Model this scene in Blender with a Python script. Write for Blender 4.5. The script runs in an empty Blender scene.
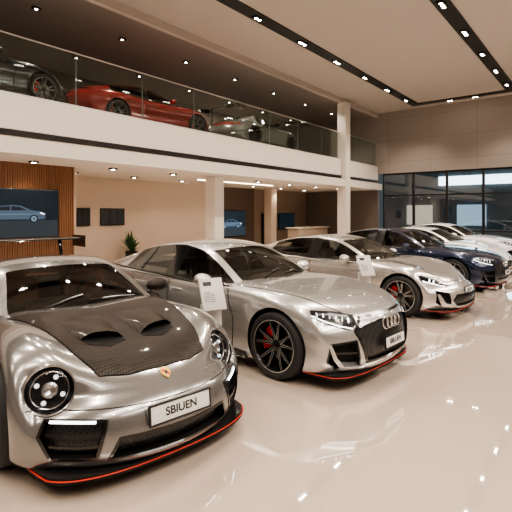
import bpy, bmesh, math, random
from mathutils import Vector, Matrix, geometry
from mathutils.bvhtree import BVHTree
random.seed(7)
scene = bpy.context.scene
COL = scene.collection
H_EYE = 1.82
TH = math.radians(38.2)

# ------------------------------------------------------------------ materials
def new_mat(name):
    m = bpy.data.materials.new(name); m.use_nodes = True
    nt = m.node_tree
    return m, nt, nt.nodes['Principled BSDF']

def simple(name, col, rough=0.5, metal=0.0, coat=0.0, emis=None, estr=0.0, spec=0.5, noise=0.0, nscale=6.0):
    m, nt, p = new_mat(name)
    p.inputs['Base Color'].default_value = (*col, 1)
    p.inputs['Roughness'].default_value = rough
    p.inputs['Metallic'].default_value = metal
    p.inputs['Coat Weight'].default_value = coat
    p.inputs['Coat Roughness'].default_value = 0.03
    p.inputs['Specular IOR Level'].default_value = spec
    if emis:
        p.inputs['Emission Color'].default_value = (*emis, 1)
        p.inputs['Emission Strength'].default_value = estr
    if noise > 0:
        tc = nt.nodes.new('ShaderNodeTexCoord'); n = nt.nodes.new('ShaderNodeTexNoise')
        n.inputs['Scale'].default_value = nscale; n.inputs['Detail'].default_value = 4
        mx = nt.nodes.new('ShaderNodeMix'); mx.data_type = 'RGBA'
        mx.inputs[6].default_value = (*[c*(1-noise) for c in col], 1)
        mx.inputs[7].default_value = (*[min(1, c*(1+noise)) for c in col], 1)
        nt.links.new(tc.outputs['Object'], n.inputs['Vector'])
        nt.links.new(n.outputs['Fac'], mx.inputs[0])
        nt.links.new(mx.outputs[2], p.inputs['Base Color'])
    return m

def paint(name, col, rough=0.3, metal=0.85):
    m = simple(name, col, rough, metal, 1.0)
    nt = m.node_tree; p = nt.nodes['Principled BSDF']
    tc = nt.nodes.new('ShaderNodeTexCoord'); n = nt.nodes.new('ShaderNodeTexNoise')
    n.inputs['Scale'].default_value = 900; n.inputs['Detail'].default_value = 1
    mr = nt.nodes.new('ShaderNodeMapRange')
    mr.inputs['To Min'].default_value = rough-0.05; mr.inputs['To Max'].default_value = rough+0.05
    nt.links.new(tc.outputs['Object'], n.inputs['Vector']); nt.links.new(n.outputs['Fac'], mr.inputs['Value'])
    nt.links.new(mr.outputs['Result'], p.inputs['Roughness'])
    return m

def glassmat(name, tint, refl=0.12, rough=0.02, mx=0.85):
    m = bpy.data.materials.new(name); m.use_nodes = True; nt = m.node_tree
    nt.nodes.clear()
    out = nt.nodes.new('ShaderNodeOutputMaterial'); tr = nt.nodes.new('ShaderNodeBsdfTransparent')
    gl = nt.nodes.new('ShaderNodeBsdfGlossy'); mix = nt.nodes.new('ShaderNodeMixShader')
    lw = nt.nodes.new('ShaderNodeLayerWeight'); lw.inputs['Blend'].default_value = 0.25
    mr = nt.nodes.new('ShaderNodeMapRange'); mr.inputs['To Min'].default_value = refl; mr.inputs['To Max'].default_value = mx
    tr.inputs['Color'].default_value = (*tint, 1); gl.inputs['Roughness'].default_value = rough
    nt.links.new(lw.outputs['Fresnel'], mr.inputs['Value']); nt.links.new(mr.outputs['Result'], mix.inputs[0])
    nt.links.new(tr.outputs[0], mix.inputs[1]); nt.links.new(gl.outputs[0], mix.inputs[2])
    nt.links.new(mix.outputs[0], out.inputs[0])
    return m

def carbon(name):
    m, nt, p = new_mat(name)
    tc = nt.nodes.new('ShaderNodeTexCoord'); mp = nt.nodes.new('ShaderNodeMapping')
    mp.inputs['Rotation'].default_value = (0, 0, math.radians(45))
    ch = nt.nodes.new('ShaderNodeTexChecker'); ch.inputs['Scale'].default_value = 75
    ch.inputs['Color1'].default_value = (0.004, 0.0035, 0.003, 1); ch.inputs['Color2'].default_value = (0.038, 0.029, 0.024, 1)
    nt.links.new(tc.outputs['Object'], mp.inputs[0]); nt.links.new(mp.outputs[0], ch.inputs['Vector'])
    nt.links.new(ch.outputs['Color'], p.inputs['Base Color'])
    p.inputs['Roughness'].default_value = 0.38; p.inputs['Metallic'].default_value = 0.0
    p.inputs['Specular IOR Level'].default_value = .12
    p.inputs['Coat Weight'].default_value = 0.16; p.inputs['Coat Roughness'].default_value = 0.05
    return m

def meshgrille(name, scale=45):
    m, nt, p = new_mat(name)
    tc = nt.nodes.new('ShaderNodeTexCoord'); mp = nt.nodes.new('ShaderNodeMapping')
    mp.inputs['Rotation'].default_value = (0, math.radians(45), 0)
    v = nt.nodes.new('ShaderNodeTexVoronoi'); v.feature = 'DISTANCE_TO_EDGE'
    v.voronoi_dimensions = '3D'
    v.inputs['Scale'].default_value = scale; v.inputs['Randomness'].default_value = 0.0
    cr = nt.nodes.new('ShaderNodeMapRange'); cr.inputs['From Min'].default_value = 0.08; cr.inputs['From Max'].default_value = 0.16
    mx = nt.nodes.new('ShaderNodeMix'); mx.data_type = 'RGBA'
    mx.inputs[6].default_value = (0.03, 0.03, 0.03, 1); mx.inputs[7].default_value = (0.003, 0.003, 0.003, 1)
    nt.links.new(tc.outputs['Object'], mp.inputs[0]); nt.links.new(mp.outputs[0], v.inputs['Vector'])
    nt.links.new(v.outputs['Distance'], cr.inputs['Value']); nt.links.new(cr.outputs['Result'], mx.inputs[0])
    nt.links.new(mx.outputs[2], p.inputs['Base Color']); p.inputs['Roughness'].default_value = 0.35
    return m

def wood(name):
    m, nt, p = new_mat(name)
    tc = nt.nodes.new('ShaderNodeTexCoord'); mp = nt.nodes.new('ShaderNodeMapping')
    mp.inputs['Scale'].default_value = (14, 14, 0.8)
    n = nt.nodes.new('ShaderNodeTexNoise'); n.inputs['Scale'].default_value = 3; n.inputs['Detail'].default_value = 8
    mx = nt.nodes.new('ShaderNodeMix'); mx.data_type = 'RGBA'
    mx.inputs[6].default_value = (0.14, 0.06, 0.03, 1); mx.inputs[7].default_value = (0.40, 0.20, 0.10, 1)
    nt.links.new(tc.outputs['Object'], mp.inputs[0]); nt.links.new(mp.outputs[0], n.inputs['Vector'])
    nt.links.new(n.outputs['Fac'], mx.inputs[0]); nt.links.new(mx.outputs[2], p.inputs['Base Color'])
    p.inputs['Roughness'].default_value = 0.45
    return m

def floor_mat():
    m, nt, p = new_mat('floor_polished')
    tc = nt.nodes.new('ShaderNodeTexCoord')
    br = nt.nodes.new('ShaderNodeTexBrick'); br.inputs['Scale'].default_value = 1.0
    br.offset = 0.0
    br.inputs['Brick Width'].default_value = 1.8; br.inputs['Row Height'].default_value = 1.8
    br.inputs['Mortar Size'].default_value = 0.003
    br.inputs['Color1'].default_value = (0.50, 0.415, 0.345, 1); br.inputs['Color2'].default_value = (0.51, 0.425, 0.355, 1)
    br.inputs['Mortar'].default_value = (0.44, 0.36, 0.30, 1)
    nt.links.new(tc.outputs['Object'], br.inputs['Vector']); nt.links.new(br.outputs['Color'], p.inputs['Base Color'])
    p.inputs['Roughness'].default_value = 0.05; p.inputs['Specular IOR Level'].default_value = 1.0
    p.inputs['IOR'].default_value = 1.6
    p.inputs['Coat Weight'].default_value = 1.0; p.inputs['Coat Roughness'].default_value = 0.010
    p.inputs['Coat IOR'].default_value = 2.3
    return m

M = {}
M['silver'] = paint('paint_silver', (0.52, 0.515, 0.51), 0.24, .75)
M['grey'] = paint('paint_dark_silver', (0.25, 0.247, 0.245), 0.22, .76)
M['champagne'] = paint('paint_champagne_silver', (0.54, 0.515, 0.485), 0.24, .72)
M['navy'] = paint('paint_navy', (0.012, 0.022, 0.055), 0.2, 0.5)
M['white'] = paint('paint_white', (0.75, 0.74, 0.73), 0.25, 0.05)
M['black'] = paint('paint_black', (0.035, 0.035, 0.04), 0.2, 0.3)
M['red'] = paint('paint_red', (0.34, 0.022, 0.022), 0.2, 0.3)
M['gunmetal'] = paint('paint_gunmetal', (0.42, 0.41, 0.40), 0.25, 0.55)
M['glass'] = glassmat('car_glass', (0.40, 0.40, 0.38), 0.08, mx=.75)
M['glossblack'] = simple('gloss_black', (0.008, 0.008, 0.008), 0.12, coat=0.5)
M['dark'] = simple('matte_black', (0.006, 0.006, 0.006), 0.7, spec=0.2)
M['seam'] = simple('seam_dark', (0.01, 0.01, 0.01), 0.8, spec=0.1)
M['rubber'] = simple('tyre_rubber', (0.012, 0.012, 0.012), 0.75)
M['rim'] = simple('rim_black', (0.012, 0.012, 0.012), 0.25, 0.6, 0.6)
M['rimface'] = simple('rim_machined', (0.5, 0.49, 0.48), 0.35, 0.8)
M['disc'] = simple('brake_disc', (0.18, 0.17, 0.16), 0.35, 0.9)
M['caliper'] = simple('caliper_red', (0.7, 0.01, 0.01), 0.3, coat=0.6)
M['carbon'] = carbon('carbon_fibre')
M['grille'] = meshgrille('grille_mesh')
M['chrome'] = simple('chrome', (0.85, 0.85, 0.85), 0.08, 1.0)
M['led'] = simple('led_white', (1, 1, 1), 0.3, emis=(0.9, 0.95, 1.0), estr=3.5)
M['ledsoft'] = simple('led_bar', (0.8, 0.8, 0.8), 0.3, emis=(0.9, 0.95, 1.0), estr=0.9)
M['lamp'] = simple('lamp_dark', (0.010, 0.011, 0.013), 0.15, 0.0, .3, spec=.3)
M['lampref'] = simple('lamp_reflector', (0.45, 0.45, 0.46), 0.2, 0.95)
M['redline'] = simple('accent_red', (0.50, 0.03, 0.015), 0.35)
M['plate'] = simple('plate_white', (0.66, 0.65, 0.63), 0.4)
M['ink'] = simple('ink_black', (0.01, 0.01, 0.01), 0.5)
M['leather'] = simple('leather_brown', (0.20, 0.09, 0.055), 0.5, noise=0.2, nscale=20)
M['leatherblk'] = simple('leather_black', (0.035, 0.03, 0.027), 0.5, noise=0.2, nscale=20)
M['gold'] = simple('crest_gold', (0.75, 0.5, 0.15), 0.3, 0.8)
M['taillight'] = simple('tail_red', (0.4, 0.01, 0.01), 0.15, coat=1.0)
M['clear'] = glassmat('lamp_lens_clear', (0.97, 0.97, 0.97), 0.02, mx=.30)

# ------------------------------------------------------------------ helpers
def link(o): COL.objects.link(o); return o

def mk(name, verts, faces, mats, parent=None, smooth=True, angle=None, midx=None, label=None):
    me = bpy.data.meshes.new(name); me.from_pydata([tuple(v) for v in verts], [], faces); me.update()
    if not isinstance(mats, (list, tuple)): mats = [mats]
    for m in mats: me.materials.append(m)
    if midx:
        for p, i in zip(me.polygons, midx): p.material_index = i
    if smooth:
        me.shade_smooth()
        if angle: me.set_sharp_from_angle(angle=math.radians(angle))
    o = link(bpy.data.objects.new(name, me))
    if parent: o.parent = parent
    if label: o['label'] = label
    return o

def empty(name, label, cat, loc=(0, 0, 0), rz=0.0, group=None):
    e = link(bpy.data.objects.new(name, None)); e.empty_display_size = 0.2
    e.location = loc; e.rotation_euler = (0, 0, rz)
    e['label'] = label; e['category'] = cat
    if group: e['group'] = group
    return e

class Geo:
    def __init__(s): s.v = []; s.f = []; s.m = []
    def add(s, v, f, mi=0):
        b = len(s.v); s.v += [Vector(x) for x in v]; s.f += [[i+b for i in q] for q in f]; s.m += [mi]*len(f)
    def box(s, c, d, rot=None, mi=0, bev=0.0):
        if bev > 0:
            bm = bmesh.new(); bmesh.ops.create_cube(bm, size=1)
            bmesh.ops.scale(bm, vec=d, verts=bm.verts)
            bmesh.ops.bevel(bm, geom=bm.edges[:], offset=bev, segments=3, affect='EDGES', profile=0.5)
            bm.verts.index_update()
            v = [x.co.copy() for x in bm.verts]; f = [[x.index for x in q.verts] for q in bm.faces]; bm.free()
        else:
            v = [Vector((x*d[0]/2, y*d[1]/2, z*d[2]/2)) for x in (-1, 1) for y in (-1, 1) for z in (-1, 1)]
            f = [[0,1,3,2],[4,6,7,5],[0,4,5,1],[2,3,7,6],[0,2,6,4],[1,5,7,3]]
        if rot is not None: v = [rot @ x for x in v]
        s.add([x+Vector(c) for x in v], f, mi)
    def lathe(s, prof, c=(0, 0, 0), n=32, axis='Z', mi=0, rot=None):
        v = []; f = []; k = len(prof)
        for i in range(n):
            a = 2*math.pi*i/n
            for (r, h) in prof:
                if axis == 'Z': q = Vector((r*math.cos(a), r*math.sin(a), h))
                elif axis == 'X': q = Vector((h, r*math.cos(a), r*math.sin(a)))
                else: q = Vector((r*math.cos(a), h, r*math.sin(a)))
                if rot is not None: q = rot @ q
                v.append(q+Vector(c))
        for i in range(n):
            for j in range(k-1):
                a = i*k+j; b = ((i+1) % n)*k+j
                f.append([a, b, b+1, a+1])
        s.add(v, f, mi)
    def tube(s, pts, r, n=8, mi=0, closed=False):
        pts = [Vector(p) for p in pts]; v = []; f = []; m = len(pts)
        for i, p in enumerate(pts):
            if closed: t = pts[(i+1) % m]-pts[i-1]
            else: t = pts[min(i+1, m-1)]-pts[max(i-1, 0)]
            t.normalize(); up = Vector((0, 0, 1)) if abs(t.z) < 0.9 else Vector((1, 0, 0))
            a = t.cross(up).normalized(); b = a.cross(t)
            for k in range(n):
                an = 2*math.pi*k/n; v.append(p+a*r*math.cos(an)+b*r*math.sin(an))
        for i in range(m if closed else m-1):
            j = (i+1) % m
            for k in range(n):
                f.append([i*n+k, i*n+(k+1) % n, j*n+(k+1) % n, j*n+k])
        if not closed:
            f.append(list(range(n))[::-1]); f.append([(m-1)*n+k for k in range(n)])
        s.add(v, f, mi)
    def obj(s, name, mats, parent=None, smooth=True, angle=35, label=None):
        return mk(name, s.v, s.f, mats, parent, smooth, angle, s.m if isinstance(mats, (list, tuple)) else None, label)

def text_mesh(name, txt, size, mat, parent=None, loc=(0, 0, 0), rot=None, extrude=0.001, bold=0.0):
    cu = bpy.data.curves.new('tmp', 'FONT'); cu.body = txt; cu.size = size
    cu.align_x = 'CENTER'; cu.align_y = 'CENTER'; cu.extrude = extrude; cu.offset = bold
    t = link(bpy.data.objects.new('tmp', cu)); dg = bpy.context.evaluated_depsgraph_get()
    me = bpy.data.meshes.new_from_object(t.evaluated_get(dg))
    bpy.data.objects.remove(t)
    mt = Matrix.Translation(Vector(loc)) @ (rot.to_4x4() if rot else Matrix.Identity(4))
    me.transform(mt); me.materials.clear(); me.materials.append(mat)
    o = link(bpy.data.objects.new(name, me))
    if parent: o.parent = parent
    return o

def interp(tab, x):
    if x <= tab[0][0]: return tab[0][1]
    if x >= tab[-1][0]: return tab[-1][1]
    for i in range(len(tab)-1):
        x0, y0 = tab[i]; x1, y1 = tab[i+1]
        if x <= x1:
            d = (y1-y0)/(x1-x0)
            m0 = d if i == 0 else ((y0-tab[i-1][1])/(x0-tab[i-1][0])+d)/2
            m1 = d if i == len(tab)-2 else ((tab[i+2][1]-y1)/(tab[i+2][0]-x1)+d)/2
            h = x1-x0; t = (x-x0)/h
            return (2*t**3-3*t**2+1)*y0+(t**3-2*t**2+t)*h*m0+(-2*t**3+3*t**2)*y1+(t**3-t**2)*h*m1

def subsurf(me_v, me_f, lev, midx=None, creases=None, mats=None):
    me = bpy.data.meshes.new('tmp'); me.from_pydata([tuple(v) for v in me_v], [], me_f); me.update()
    if mats:
        for m in mats: me.materials.append(m)
    if midx:
        for p, i in zip(me.polygons, midx): p.material_index = i
    if creases:
        at = me.attributes.new('crease_edge', 'FLOAT', 'EDGE')
        for e in me.edges:
            k = tuple(sorted(e.vertices[:]))
            if k in creases: at.data[e.index].value = creases[k]
    o = link(bpy.data.objects.new('tmp', me)); md = o.modifiers.new('s', 'SUBSURF'); md.levels = lev; md.render_levels = lev
    dg = bpy.context.evaluated_depsgraph_get()
    r = bpy.data.meshes.new_from_object(o.evaluated_get(dg)); bpy.data.objects.remove(o)
    return r

def resample(pts, step, closed=True, smooth=False):
    n = len(pts)
    if smooth:
        out = []
        for i in range(n if closed else n-1):
            if closed: p0, p1, p2, p3 = pts[i-1], pts[i], pts[(i+1) % n], pts[(i+2) % n]
            else: p0, p1, p2, p3 = pts[max(i-1, 0)], pts[i], pts[i+1], pts[min(i+2, n-1)]
            k = max(1, int(math.ceil((p2-p1).length/step)))
            for j in range(k):
                t = j/k
                out.append(0.5*((2*p1)+(p2-p0)*t+(2*p0-5*p1+4*p2-p3)*t*t+(3*p1-p0-3*p2+p3)*t**3))
        if not closed: out.append(pts[-1].copy())
        return out
    out = []
    for i in range(n if closed else n-1):
        a, b = pts[i], pts[(i+1) % n]; k = max(1, int(math.ceil((b-a).length/step)))
        for j in range(k): out.append(a.lerp(b, j/k))
    if not closed: out.append(pts[-1].copy())
    return out

def inside(p, poly):
    c = False; n = len(poly)
    for i in range(n):
        a = poly[i]; b = poly[i-1]
        if (a.y > p.y) != (b.y > p.y) and p.x < (b.x-a.x)*(p.y-a.y)/(b.y-a.y)+a.x: c = not c
    return c

def project(bvh, pts, d, res=0.03, smooth=False):
    d = Vector(d).normalized(); pts = [Vector(p) for p in pts]
    up = Vector((0, 0, 1)) if abs(d.z) < 0.9 else Vector((0, 1, 0))
    u = d.cross(up).normalized(); v = u.cross(d).normalized()
    c = sum(pts, Vector())/len(pts)
    P2 = resample([Vector(((p-c).dot(u), (p-c).dot(v))) for p in pts], res, True, smooth)
    nb = len(P2); allp = list(P2)
    x0 = min(p.x for p in P2); x1 = max(p.x for p in P2); y0 = min(p.y for p in P2); y1 = max(p.y for p in P2)
    yy = y0+res/2
    while yy < y1:
        xx = x0+res/2
        while xx < x1:
            q = Vector((xx, yy))
            if inside(q, P2) and min((q-b).length for b in P2) > 0.45*res: allp.append(q)
            xx += res
        yy += res
    vs, es, fs, _, _, _ = geometry.delaunay_2d_cdt(allp, [(i, (i+1) % nb) for i in range(nb)], [], 1, 1e-5)
    L = []; N = []
    for q in vs:
        o = c+u*q.x+v*q.y-d*4
        loc, nor, _, _ = bvh.ray_cast(o, d)
        if loc is None or (loc-c).length > 1.6:
            loc, nor, _, _ = bvh.find_nearest(c+u*q.x+v*q.y)
        if nor.dot(d) > 0: nor = -nor
        L.append(loc); N.append(nor)
    F = []
    for f in fs:
        f = list(f)
        nn = (vs[f[1]]-vs[f[0]]).cross(vs[f[2]]-vs[f[0]])
        if (u.cross(v)).dot(d)*nn > 0: f.reverse()
        F.append(f)
    cnt = {}
    for f in F:
        for i in range(3):
            e = (f[i], f[(i+1) % 3]); cnt[e] = 1
    bd = [e for e in cnt if (e[1], e[0]) not in cnt]
    return L, N, F, bd, d

def patch(name, bvh, pts, d, mat, parent, off=0.004, thick=0.02, res=0.03, smooth=False, label=None):
    L, N, F, bd, d = project(bvh, pts, d, res, smooth)
    V = [l+n*off for l, n in zip(L, N)]; b = len(V)
    V += [l-n*thick for l, n in zip(L, N)]
    F = F+[[e[1], e[0], e[0]+b, e[1]+b] for e in bd]
    return mk(name, V, F, mat, parent, True, 50, label=label)

def cutter(geo, bvh, pts, d, depth, out=0.1, res=0.05, smooth=False, mi=0):
    L, N, F, bd, d = project(bvh, pts, d, res, smooth)
    V = [l-d*out for l in L]; b = len(V); V += [l+d*depth for l in L]
    FF = [list(f) for f in F]+[[i+b for i in reversed(f)] for f in F]+[[e[1], e[0], e[0]+b, e[1]+b] for e in bd]
    g = Geo(); g.add(V, FF, mi); geo.append(g)

def ribbon(geo, bvh, pts, d, w=0.006, off=0.002, step=0.03, smooth=True, mi=0, closed=False):
    d = Vector(d).normalized(); P = resample([Vector(p) for p in pts], step, closed, smooth)
    H = []
    for p in P:
        loc, nor, _, _ = bvh.ray_cast(p-d*4, d)
        if loc is None or (loc-p).length > 1.5: loc, nor, _, _ = bvh.find_nearest(p)
        if nor.dot(d) > 0: nor = -nor
        H.append((loc, nor))
    V = []; F = []; n = len(H)
    for i, (l, nn) in enumerate(H):
        a = H[min(i+1, n-1)][0]; b = H[max(i-1, 0)][0]
        if closed: a = H[(i+1) % n][0]; b = H[i-1][0]
        t = (a-b).normalized(); s = t.cross(nn).normalized()
        V += [l+s*w/2+nn*off, l-s*w/2+nn*off]
    for i in range(n if closed else n-1):
        j = (i+1) % n; F.append([2*i, 2*i+1, 2*j+1, 2*j])
    geo.add(V, F, mi)

def strip(name, mat, parent, bvh, pts, d, w=0.006, off=0.002, smooth=True, closed=False, step=.03):
    g = Geo(); ribbon(g, bvh, pts, d, w, off, step, smooth, 0, closed); return g.obj(name, mat, parent)

HLR = .158
def lamp_pose(P, bvh, sg):
    d = Vector((-sg*.10, 1, -.50)).normalized()
    l, n, _, _ = bvh.ray_cast(P(.36, sg*.70, .665)-d*3, d)
    ax = (n*.35+(-d)*.65).normalized()
    return l, ax, Vector((0, 0, 1)).rotation_difference(ax).to_matrix()

# ------------------------------------------------------------------ car builder
def build_car(S, paintm, name, label):
    L = S['L']; hl = L/2
    def P(s, y, z): return Vector((y, s-hl, z))
    root = empty(name, label, 'car')
    W = lambda s: interp(S['W'], s); ZT = lambda s: interp(S['ZT'], s); ZS = lambda s: interp(S['ZS'], s)
    ZB = lambda s: interp(S['ZB'], s); CR = lambda s: interp(S['CR'], s)
    ts = [-1, -.93, -.8, -.62, -.35, 0, .35, .62, .8, .93, 1]
    qs = [0, .08, .25, .45, .65, .82, .94, 1]
    ss = S['ss']
    def fn(s, t, q):
        a = abs(t); w = W(s)
        zt = ZT(s)+(ZS(s)-ZT(s))*a**3+CR(s)*math.exp(-((a-.80)/.16)**2)
        zb = ZB(s); z = zb+(zt-zb)*q
        y = t*w*interp(S['side'], q)
        ff = max(0, 1-s/1.1)**2; fr = max(0, 1-(L-s)/1.0)**2
        x = s+ff*(S['bow']*a**S.get('bowp', 2.6)+interp(S['nose'], q))-fr*(S['bowr']*a**2.6+interp(S['tail'], q))
        return P(x, y, z)
    ni, nj, nk = len(ss), len(ts), len(qs); idx = {}; V = []; F = []
    for i in range(ni):
        for j in range(nj):
            for k in range(nk):
                if i in (0, ni-1) or j in (0, nj-1) or k in (0, nk-1):
                    idx[(i, j, k)] = len(V); V.append(fn(ss[i], ts[j], qs[k]))
    def q4(a, b, c, d): F.append([idx[a], idx[b], idx[c], idx[d]])
    for i in range(ni-1):
        for j in range(nj-1):
            q4((i, j, nk-1), (i, j+1, nk-1), (i+1, j+1, nk-1), (i+1, j, nk-1))
            q4((i, j, 0), (i+1, j, 0), (i+1, j+1, 0), (i, j+1, 0))
        for k in range(nk-1):
            q4((i, 0, k), (i, 0, k+1), (i+1, 0, k+1), (i+1, 0, k))
            q4((i, nj-1, k), (i+1, nj-1, k), (i+1, nj-1, k+1), (i, nj-1, k+1))
    for j in range(nj-1):
        for k in range(nk-1):
            q4((0, j, k), (0, j+1, k), (0, j+1, k+1), (0, j, k+1))
            q4((ni-1, j, k), (ni-1, j, k+1), (ni-1, j+1, k+1), (ni-1, j+1, k))
    bm = bmesh.new(); me0 = bpy.data.meshes.new('t'); me0.from_pydata([tuple(v) for v in V], [], F)
    bm.from_mesh(me0); bmesh.ops.recalc_face_normals(bm, faces=bm.faces); bm.to_mesh(me0); bm.free()
    F = [list(p.vertices) for p in me0.polygons]
    me = subsurf(V, F, 2)
    bvh = BVHTree.FromPolygons([v.co for v in me.vertices], [list(p.vertices) for p in me.polygons])
    me.materials.clear(); me.materials.append(paintm); me.materials.append(M['dark'])
    body = link(bpy.data.objects.new('body', me))
    cuts = []
    R = S['R']
    for ax in S['axles']:
        for sg in (-1, 1):
            g = Geo(); n = 48; w0 = W(ax)-0.34
            v = []; f = []
            for a in range(n):
                an = 2*math.pi*a/n
                for h in (w0, w0+0.8):
                    v.append(P(ax+(R+S['gap'])*math.cos(an), sg*h, R+0.01+(R+S['gap'])*math.sin(an)))
            for a in range(n): b = (a+1) % n; f.append([2*a, 2*b, 2*b+1, 2*a+1])
            f.append([2*a for a in range(n)][::-1]); f.append([2*a+1 for a in range(n)])
            g.add(v, f); cuts.append(g)
    cb = S['cabin']; g = Geo(); g.box(P((cb[0]+cb[1])/2, 0, 0.9), (cb[2]*2, cb[1]-cb[0], 1.0)); cuts.append(g)
    for (pts, d, depth, sm) in S['intakes'](P): cutter(cuts, bvh, pts, d, depth, smooth=sm)
    if S.get('round'):
        for sg in (-1, 1):
            l, ax, zq = lamp_pose(P, bvh, sg); g = Geo(); n = 40; v = []; f = []
            for a in range(n):
                an = 2*math.pi*a/n
                for h in (-.07, .25): v.append(l+zq @ Vector((HLR*math.cos(an), HLR*math.sin(an), h)))
            for a in range(n): b = (a+1) % n; f.append([2*a, 2*b, 2*b+1, 2*a+1])
            f.append([2*a for a in range(n)][::-1]); f.append([2*a+1 for a in range(n)])
            g.add(v, f); cuts.append(g)
    tmp = []
    for g in cuts:
        m2 = bpy.data.meshes.new('c'); m2.from_pydata([tuple(v) for v in g.v], [], g.f)
        bm = bmesh.new(); bm.from_mesh(m2); bmesh.ops.recalc_face_normals(bm, faces=bm.faces); bm.to_mesh(m2); bm.free()
        m2.materials.append(M['dark'])
        o = link(bpy.data.objects.new('c', m2)); tmp.append(o)
        md = body.modifiers.new('b', 'BOOLEAN'); md.operation = 'DIFFERENCE'; md.solver = 'EXACT'; md.object = o
        try: md.material_mode = 'TRANSFER'
        except Exception: pass
    dg = bpy.context.evaluated_depsgraph_get()
    nm = bpy.data.meshes.new_from_object(body.evaluated_get(dg))
    bpy.data.objects.remove(body)
    for o in tmp: bpy.data.objects.remove(o)
    nm.shade_smooth(); nm.set_sharp_from_angle(angle=math.radians(32))
    body = link(bpy.data.objects.new('body', nm)); body.parent = root

    # greenhouse
    G = S['gh']; V = []; F = []; mi = []
    nrow = len(G)
    for (xc, zc, xr, yr, zr, xb, yb, zb) in G:
        inr = 0.05
        row = [(xb, yb, zb), (xr, yr, zr), (xr-0.01, yr-inr, zr+0.018), ((xc*.55+xr*.45), yr*.55, zc-(zc-zr)*.22), (xc, 0, zc)]
        full = [(x, -y, z) for x, y, z in row]+[row[3], row[2], row[1], row[0]]
        V += [P(*p) for p in full]
    for i in range(nrow-1):
        for j in range(8):
            a = i*9+j; F.append([a, a+1, a+10, a+9])
            if j in (0, 7): mi.append({'g': 3, 'b': 4, 'p': 2}[S['side_seg'][i]])
            elif j in (1, 6): mi.append(2)
            else: mi.append({'w': 0, 'r': 1, 'k': 5, 'p': 1}[S['top_seg'][i]])
    cre = {}
    for i in range(nrow-1):
        for j in (1, 7):
            cre[tuple(sorted((i*9+j, (i+1)*9+j)))] = 0.5
    gm = subsurf(V, F, 3, mi, cre, [M['glass'], paintm, paintm, M['glass'], M['glossblack'], M['glass']])
    names = ['windshield', 'roof', 'roof_pillar', 'side_window', 'window_pillar', 'rear_window']
    matsl = [M['glass'], S.get('roofmat') or paintm, paintm, M['glass'], M['glossblack'], M['glass']]
    for g in range(6):
        for side in ((0,) if g in (0, 1, 5) else (-1, 1)):
            fs = [p for p in gm.polygons if p.material_index == g and (side == 0 or p.center.x*side > 0)]
            if not fs: continue
            mp = {}; vv = []; ff = []
            for p in fs:
                q = []
                for vi in p.vertices:
                    if vi not in mp: mp[vi] = len(vv); vv.append(gm.vertices[vi].co.copy())
                    q.append(mp[vi])
                ff.append(q)
            mk(names[g], vv, ff, matsl[g], root, True)
    gbvh = BVHTree.FromPolygons([v.co for v in gm.vertices], [list(p.vertices) for p in gm.polygons])
    for sg in (-1, 1):
        g = Geo()
        pts = [P(r[5], sg*(r[6]+0.012), r[7]+0.02) for r in G[:-1]]
        g.tube(resample(pts, 0.08, False, True), 0.011, 6); g.obj('window_trim', M['glossblack'], root)
    # interior
    ix = S['interior']
    lm = S['leather']
    g = Geo(); g.box(P(ix['dash'], 0, ix['dz']), (1.25, 0.34, 0.16), bev=0.05); g.box(P(ix['dash']+.1, 0, ix['dz']-.2), (.3, .5, .3), bev=.04)
    g.obj('dashboard', M['leatherblk'], root)
    for sy in (-.36, .36):
        g = Geo(); sx = ix['seat']; zz = ix['sz']
        rt = Matrix.Rotation(math.radians(-16), 3, 'X')
        g.box(P(sx, sy, zz-.42), (.5, .5, .18), bev=.05)
        g.box(P(sx+.27, sy, zz-.12), (.48, .14, .56), rot=rt, bev=.06)
        g.box(P(sx+.36, sy, zz+.22), (.26, .11, .18), rot=rt, bev=.045)
        g.obj('seat', lm, root)
    g = Geo(); g.lathe([(.17+.016*math.cos(a), .016*math.sin(a)) for a in [i*math.pi/4 for i in range(9)]], P(ix['dash']+.33, .36, ix['dz']+.02), 28, 'Y', rot=Matrix.Rotation(math.radians(-22), 3, 'X'))
    g.box(P(ix['dash']+.31, .36, ix['dz']+.02), (.32, .03, .04)); g.obj('steering_wheel', M['leatherblk'], root)
    for ax in S['axles']:
        for sg in (-1, 1):
            build_wheel(root, P(ax, sg*(W(ax)-S.get('winset', .025)), R), R, sg, S)
    # mirrors
    mx = S['mirror']
    for sg in (-1, 1):
        c = P(mx[0], sg*mx[1], mx[2])
        bm = bmesh.new(); bmesh.ops.create_uvsphere(bm, u_segments=20, v_segments=12, radius=1)
        vv = []
        for v in bm.verts:
            x, y, z = v.co
            y2 = min(y, 0.45)
            vv.append(c+Vector((x*.125*(1-.15*z), y2*.11, (z*.075)*(1+0.15*x*sg))))
        bm.verts.index_update(); ff = [[q.index for q in f.verts] for f in bm.faces]; bm.free()
        mo = mk('side_mirror', vv, ff, S.get('mirmat') or paintm, root, True, 50)
        g = Geo(); g.tube([c+Vector((-sg*.06, 0, -.05)), c+Vector((-sg*.2, .02, -.1))], .018, 8); g.obj('mirror_arm', M['glossblack'], mo)
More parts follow.
